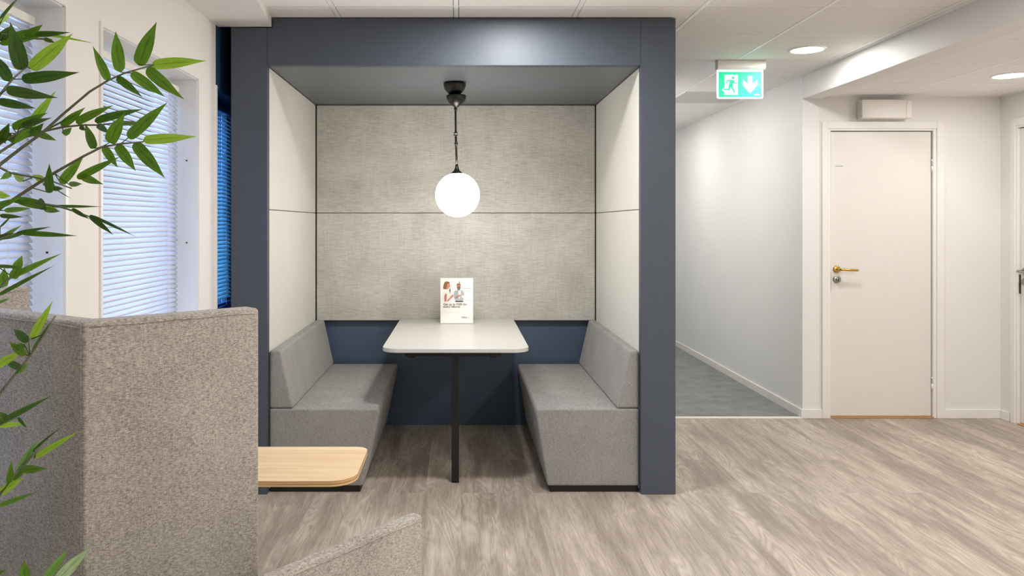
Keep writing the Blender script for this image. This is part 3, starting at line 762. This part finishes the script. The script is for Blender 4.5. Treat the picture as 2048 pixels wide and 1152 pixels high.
# low-back lounge seat in the very foreground
a = P(558, 1152, .63*F/705); b = P(846, 1029, .63*F/582)
a, b = a.xy, b.xy; d = (b-a).normalized(); a = a-d*.30
sf = thing('low_back_lounge_seat', 'low grey-beige fabric lounge seat back cropped by the bottom edge, centre left', 'armchair', (a.x, a.y, 0))
sofa_panel('backrest_panel', sf, a, b, .032, .10, .75)
n = Vector((d.y, -d.x))
c0, c1 = a+n*.003+d*.02, b+n*.003-d*.02
bm = N(); prism(bm, [tuple(c0), tuple(c0+n*.46), tuple(c1+n*.46), tuple(c1)], .12, .42, 'z', .02, 3); obj('seat_cushion', bm, M['sofa'], sf, smooth=True)
for p in (c0+n*.05+d*.04, c0+n*.41+d*.04, c1+n*.05-d*.04, c1+n*.41-d*.04):
    bm = N(); tube(bm, [(p.x, p.y, 0), (p.x, p.y, .13)], .014, n=12); obj('leg', bm, M['black'], sf)

# wooden side table
z = .55; dr = CH-z
y1 = dr*F/(893.5-VY); y0 = dr*F/(962-VY); xr = -.343
t = thing('side_table', 'pale wooden side table with rounded corners sticking out behind the tall chair', 'table', (-.72, (y0+y1)/2, 0))
bm = N(); prism(bm, rrect(-1.12, xr, y0, y1, (.03, .085, .045, .03), 10), z-.0195, z-.0012, 'z'); o = obj('plywood_edge', bm, M['ply_edge'], t)
bm = N(); prism(bm, rrect(-1.12, xr, y0, y1, (.03, .085, .045, .03), 10), z-.0012, z, 'z'); obj('tabletop', bm, M['ply'], t)
bm = N(); lathe(bm, [(.022, .012), (.022, z-.026)], -.86, (y0+y1)/2, 20); lathe(bm, [(.07, z-.026), (.07, z-.02)], -.86, (y0+y1)/2, 24); obj('column', bm, M['black'], t)
bm = N(); lathe(bm, [(.17, 0), (.17, .008), (.16, .012), (.02, .014)], -.86, (y0+y1)/2, 36); obj('base_plate', bm, M['black'], t)

# ------------------------------------------------------------------ bamboo plant
PX, PY = -.93, 1.02
pl = thing('potted_bamboo', 'green bamboo plant reaching in from the left edge in front of the windows', 'plant', (PX, PY, 0))
bm = N(); lathe(bm, [(.11, 0), (.13, .01), (.155, .30), (.165, .305), (.165, .32), (.15, .32), (.145, .28)], PX, PY, 36)
obj('pot', bm, M['pot'], pl)
bm = N(); lathe(bm, [(.146, .27), (.142, .285), (.001, .29)], PX, PY, 28); obj('soil', bm, M['soil'], pl)
uvl_name = 'UVMap'
def leaf(bm, uvl, base, tip, w, view, mi, curl=.0):
    """leaf blade from base to tip: broad near the base, long tip, folded slightly at the midrib"""
    base = Vector(base); tip = Vector(tip); ax = tip-base; L = ax.length; ax.normalize()
    side = ax.cross(view).normalized(); up = side.cross(ax).normalized()
    prof = [(0, .16), (.02, .50), (.06, .78), (.14, .94), (.28, 1.0), (.42, .98), (.56, .84), (.70, .60), (.84, .30), (.94, .11), (1, .01)]
    rows = []
    for s, q_ in prof:
        c = base+ax*(L*s)+up*(curl*L*math.sin(PI*s))
        ww = w/2*q_
        rows.append([(c-side*ww+up*(.18*ww), s, 0), (c, s, .5), (c+side*ww+up*(.18*ww), s, 1)])
    vr = [[(bm.verts.new(c), s, v) for c, s, v in r] for r in rows]
    for i in range(len(vr)-1):
        for j in range(2):
            q_ = (vr[i][j], vr[i][j+1], vr[i+1][j+1], vr[i+1][j])
            f = bm.faces.new([x[0] for x in q_]); f.smooth = True; f.material_index = mi
            for lp, x in zip(f.loops, q_): lp[uvl].uv = (x[1], x[2])
LM = [M['leaf'], M['leaf_dark'], M['leaf_bright'], M['leaf_pale']]
def branch(fn, d0, stem, leaves, join, r0=.0026):
    """stem and leaves in crop pixels through fn; depth slowly grows along the stem"""
    dep = lambda i, n: d0+.05*i/max(1, n)
    pts = [P(*fn(*s), dep(i, len(stem))) for i, s in enumerate(stem)]
    j = Vector(join)
    root = [j, j*.6+pts[0]*.4+Vector((0, 0, .05)), j*.25+pts[0]*.75+Vector((0, 0, .02))]
    bm = N(); tube(bm, [tuple(p) for p in root+pts], r0*1.15, r0*.40, n=7)
    st = obj('branch', bm, M['stem'], pl)
    bm = N(); uvl = bm.loops.layers.uv.new(uvl_name)
    for lf in leaves:
        (u0, v0, u1, v1, wd) = lf[:5]; mi = lf[5] if len(lf) > 5 else random.choice((0, 0, 1))
        # depth of the nearest stem point
        k = min(range(len(stem)), key=lambda i: (stem[i][0]-u0)**2+(stem[i][1]-v0)**2)
        dd = dep(k, len(stem))
        b_ = P(*fn(u0, v0), dd); dt = dd+random.uniform(-.035, .035); t_ = P(*fn(u1, v1), dt)
        sc = fn(1, 0)[0]-fn(0, 0)[0]
        wpx = wd*sc
        tilt = random.uniform(-.35, .35)
        mid = (b_+t_)/2
        view = (Vector((0, 0, CH))-mid).normalized()
        ax = (t_-b_).normalized()
        view = (Matrix.Rotation(tilt, 3, ax) @ view)
        leaf(bm, uvl, b_, t_, wpx/F*dd/math.cos(tilt), view, mi, random.uniform(-.03, .05))
        sp_ = P(*fn(*stem[k]), dd)
        if 1e-3 < (sp_-b_).length < .03: tube(bm, [tuple(sp_), tuple(b_)], .0008, n=5, mi=1)
    obj('leaves', bm, LM, st)
c1 = lambda u, v: (u/2.4, v/2.4)
c2 = lambda u, v: (u/1.664, 460+v/1.664)
top = lambda z_, dx=0, dy=0: (PX+dx, PY+dy, z_)
branch(c1, 1.22, [(0,790),(100,712),(200,640),(300,550),(430,440),(520,385),(600,350),(740,310)],
  [(520,385,445,220,42,0),(577,345,555,150,58,0),(665,312,752,105,68,0),(730,312,990,292,52,2),(705,330,885,478,56,0),(630,350,792,465,50,0),(562,372,685,467,38,1)], top(1.05), .003)
branch(c1, 1.16, [(0,1000),(150,900),(260,830),(400,750),(490,705),(580,690),(690,680)],
  [(452,712,408,592,42,1),(525,685,600,540,62,0),(615,662,805,490,56,0),(690,672,945,655,48,2),(645,685,792,855,60,0),(562,697,652,822,50,0),(497,703,565,805,40,0),(370,855,580,750,36,0),(292,880,400,755,46,0),(330,885,395,882,26,1),(390,845,497,885,38,0),(237,925,237,785,38,1)], top(.95), .003)
branch(c1, 1.30, [(0,730),(100,665),(200,632),(300,610),(400,600),(480,600),(560,590),(700,590)],
  [(295,605,410,515,38,0),(365,588,545,505,40,0),(455,582,690,523,38,1),(470,600,530,645,32,1),(540,590,700,592,24,0),(305,645,345,612,30,0),(170,635,272,675,32,0),(385,605,412,628,24,1),(210,630,380,540,8,1)], top(1.0))
branch(c1, 1.05, [(-60,520),(0,455),(60,380),(130,320)],
  [(105,335,48,105,74,1),(145,330,350,160,66,2),(105,380,382,347,56,1),(30,430,280,470,52,1),(45,390,-30,260,54,1),(-10,485,172,520,42,1)], top(1.2), .0028)
branch(c1, 1.25, [(-40,150),(30,165),(100,180),(180,186),(250,190)],
  [(120,178,205,118,36,0),(150,165,340,155,28,1),(150,150,455,208,14,2),(0,195,60,120,42,1),(0,210,210,172,30,0),(210,185,265,205,20,1),(60,175,170,140,30,0)], top(1.4))
branch(c1, 1.15, [(-60,300),(-10,130),(30,60),(85,-5)], [(0,90,90,-15,12,1),(-20,120,60,60,22,2)], top(1.35))
branch(c1, 1.12, [(-60,760),(0,690),(80,640),(150,600),(200,560)],
  [(130,620,268,435,42,2),(60,612,230,540,42,0),(100,605,250,565,30,1),(0,680,45,590,44,1),(60,680,200,600,38,0),(30,640,66,692,34,1),(-30,640,30,690,40,1),(150,650,210,590,36,1)], top(1.05))
branch(c1, 1.20, [(-40,800),(0,805),(50,830),(160,850),(250,870),(345,905)],
  [(50,830,0,862,30,0),(110,870,60,822,34,2),(215,870,155,838,34,2),(215,872,240,900,30,1),(250,905,305,905,24,1),(-20,930,52,942,34,2),(270,910,345,955,5,1)], top(1.0))
branch(c1, 1.10, [(-30,1010),(60,960),(180,975),(280,990),(360,1015),(430,1040)],
  [(60,960,205,965,32,0),(180,965,225,1010,46,1),(250,990,490,992,15,1),(345,1003,430,1052,20,1),(430,1035,545,1128,26,1),(440,1035,650,1135,15,1),(0,1035,112,1042,22,1),(80,965,285,1012,26,0),(-10,985,100,948,30,0),(210,1005,290,1015,28,1),(130,955,280,1005,20,2),(20,1010,150,1000,26,0)], top(.9))
branch(c1, 1.10, [(-40,1170),(0,1145),(80,1120),(150,1115)],
  [(80,1118,247,1088,16,1),(100,1118,372,1132,26,1),(-10,1152,107,1080,22,0),(-10,1140,120,1122,28,1),(0,1090,60,1030,10,1)], top(.85))
branch(c2, 1.05, [(-30,215),(0,190),(40,155),(100,120)],
  [(30,160,205,78,20,0),(50,135,74,85,28,0),(10,190,15,125,30,0),(-5,217,180,118,14,1),(-10,120,75,124,12,1),(40,160,75,110,30,0),(-10,245,32,228,10,1)], top(.9))
branch(c2, 1.02, [(-20,580),(0,545),(50,480),(100,420),(150,345),(185,285)],
  [(105,362,176,235,26,2),(110,395,187,283,10,1),(95,370,45,330,28,1),(85,415,30,372,26,0),(-20,455,75,402,28,2),(70,460,15,435,24,1),(80,380,40,400,24,0),(60,475,95,440,16,0)], top(.75))
branch(c2, 1.0, [(-30,665),(0,648),(60,622)],
  [(-10,645,175,550,20,1),(-10,652,97,642,16,2),(20,632,-5,604,24,1),(60,625,90,660,10,1)], top(.7))
branch(c2, 1.0, [(-30,920),(0,880),(60,800),(120,740),(150,700)],
  [(115,758,262,670,20,2),(60,800,128,698,26,0),(70,797,158,795,26,0),(-10,880,82,822,28,2),(30,842,38,765,20,0),(-10,920,122,872,16,0),(110,735,205,655,8,1),(40,830,90,790,20,0)], top(.6))
branch(c2, .95, [(150,1260),(160,1200),(190,1150)],
  [(150,1160,228,1062,28,0),(190,1165,300,1054,38,3),(85,1180,80,1098,32,0),(-20,1150,20,1130,14,0)], top(.45))
# canes and unseen foliage away from the view, kept dense to shade the chair
for i in range(6):
    a = i*1.05; r = .06
    dx, dy = math.cos(a)*.10-.05, math.sin(a)*.12
    bm = N(); tube(bm, [(PX+r*math.cos(a), PY+r*math.sin(a), .27), (PX+r*math.cos(a)+dx*.4, PY+r*math.sin(a)+dy*.4, .9), (PX+dx, PY+dy, 1.45), (PX+dx*1.6, PY+dy*1.6, 1.85)], .008, .003, n=10)
    cn = obj('cane', bm, M['culm'], pl)
    bm = N(); uvl = bm.loops.layers.uv.new(uvl_name)
    for k in range(70):
        z_ = random.uniform(.5, 1.85); aa = random.uniform(0, 2*PI); rad = random.uniform(.03, .15)
        f_ = (z_-.27)/1.5
        c = Vector((PX+dx*f_+rad*math.cos(aa), PY+dy*f_+rad*math.sin(aa), z_))
        e = c+Vector((math.cos(aa), math.sin(aa), random.uniform(-.5, .5))).normalized()*random.uniform(.06, .11)
        if e.x > -.68*e.y-.03 or e.x < XW+.02: continue            # stays left of the frame edge
        leaf(bm, uvl, c, e, .018, Vector((random.uniform(-.4, .4), random.uniform(-.4, .4), 1)).normalized(), random.choice((0, 1, 1)), .04)
    obj('leaves', bm, LM, cn)

# tidy helper keys
for o in bpy.data.objects:
    if '_b' in o: del o['_b']
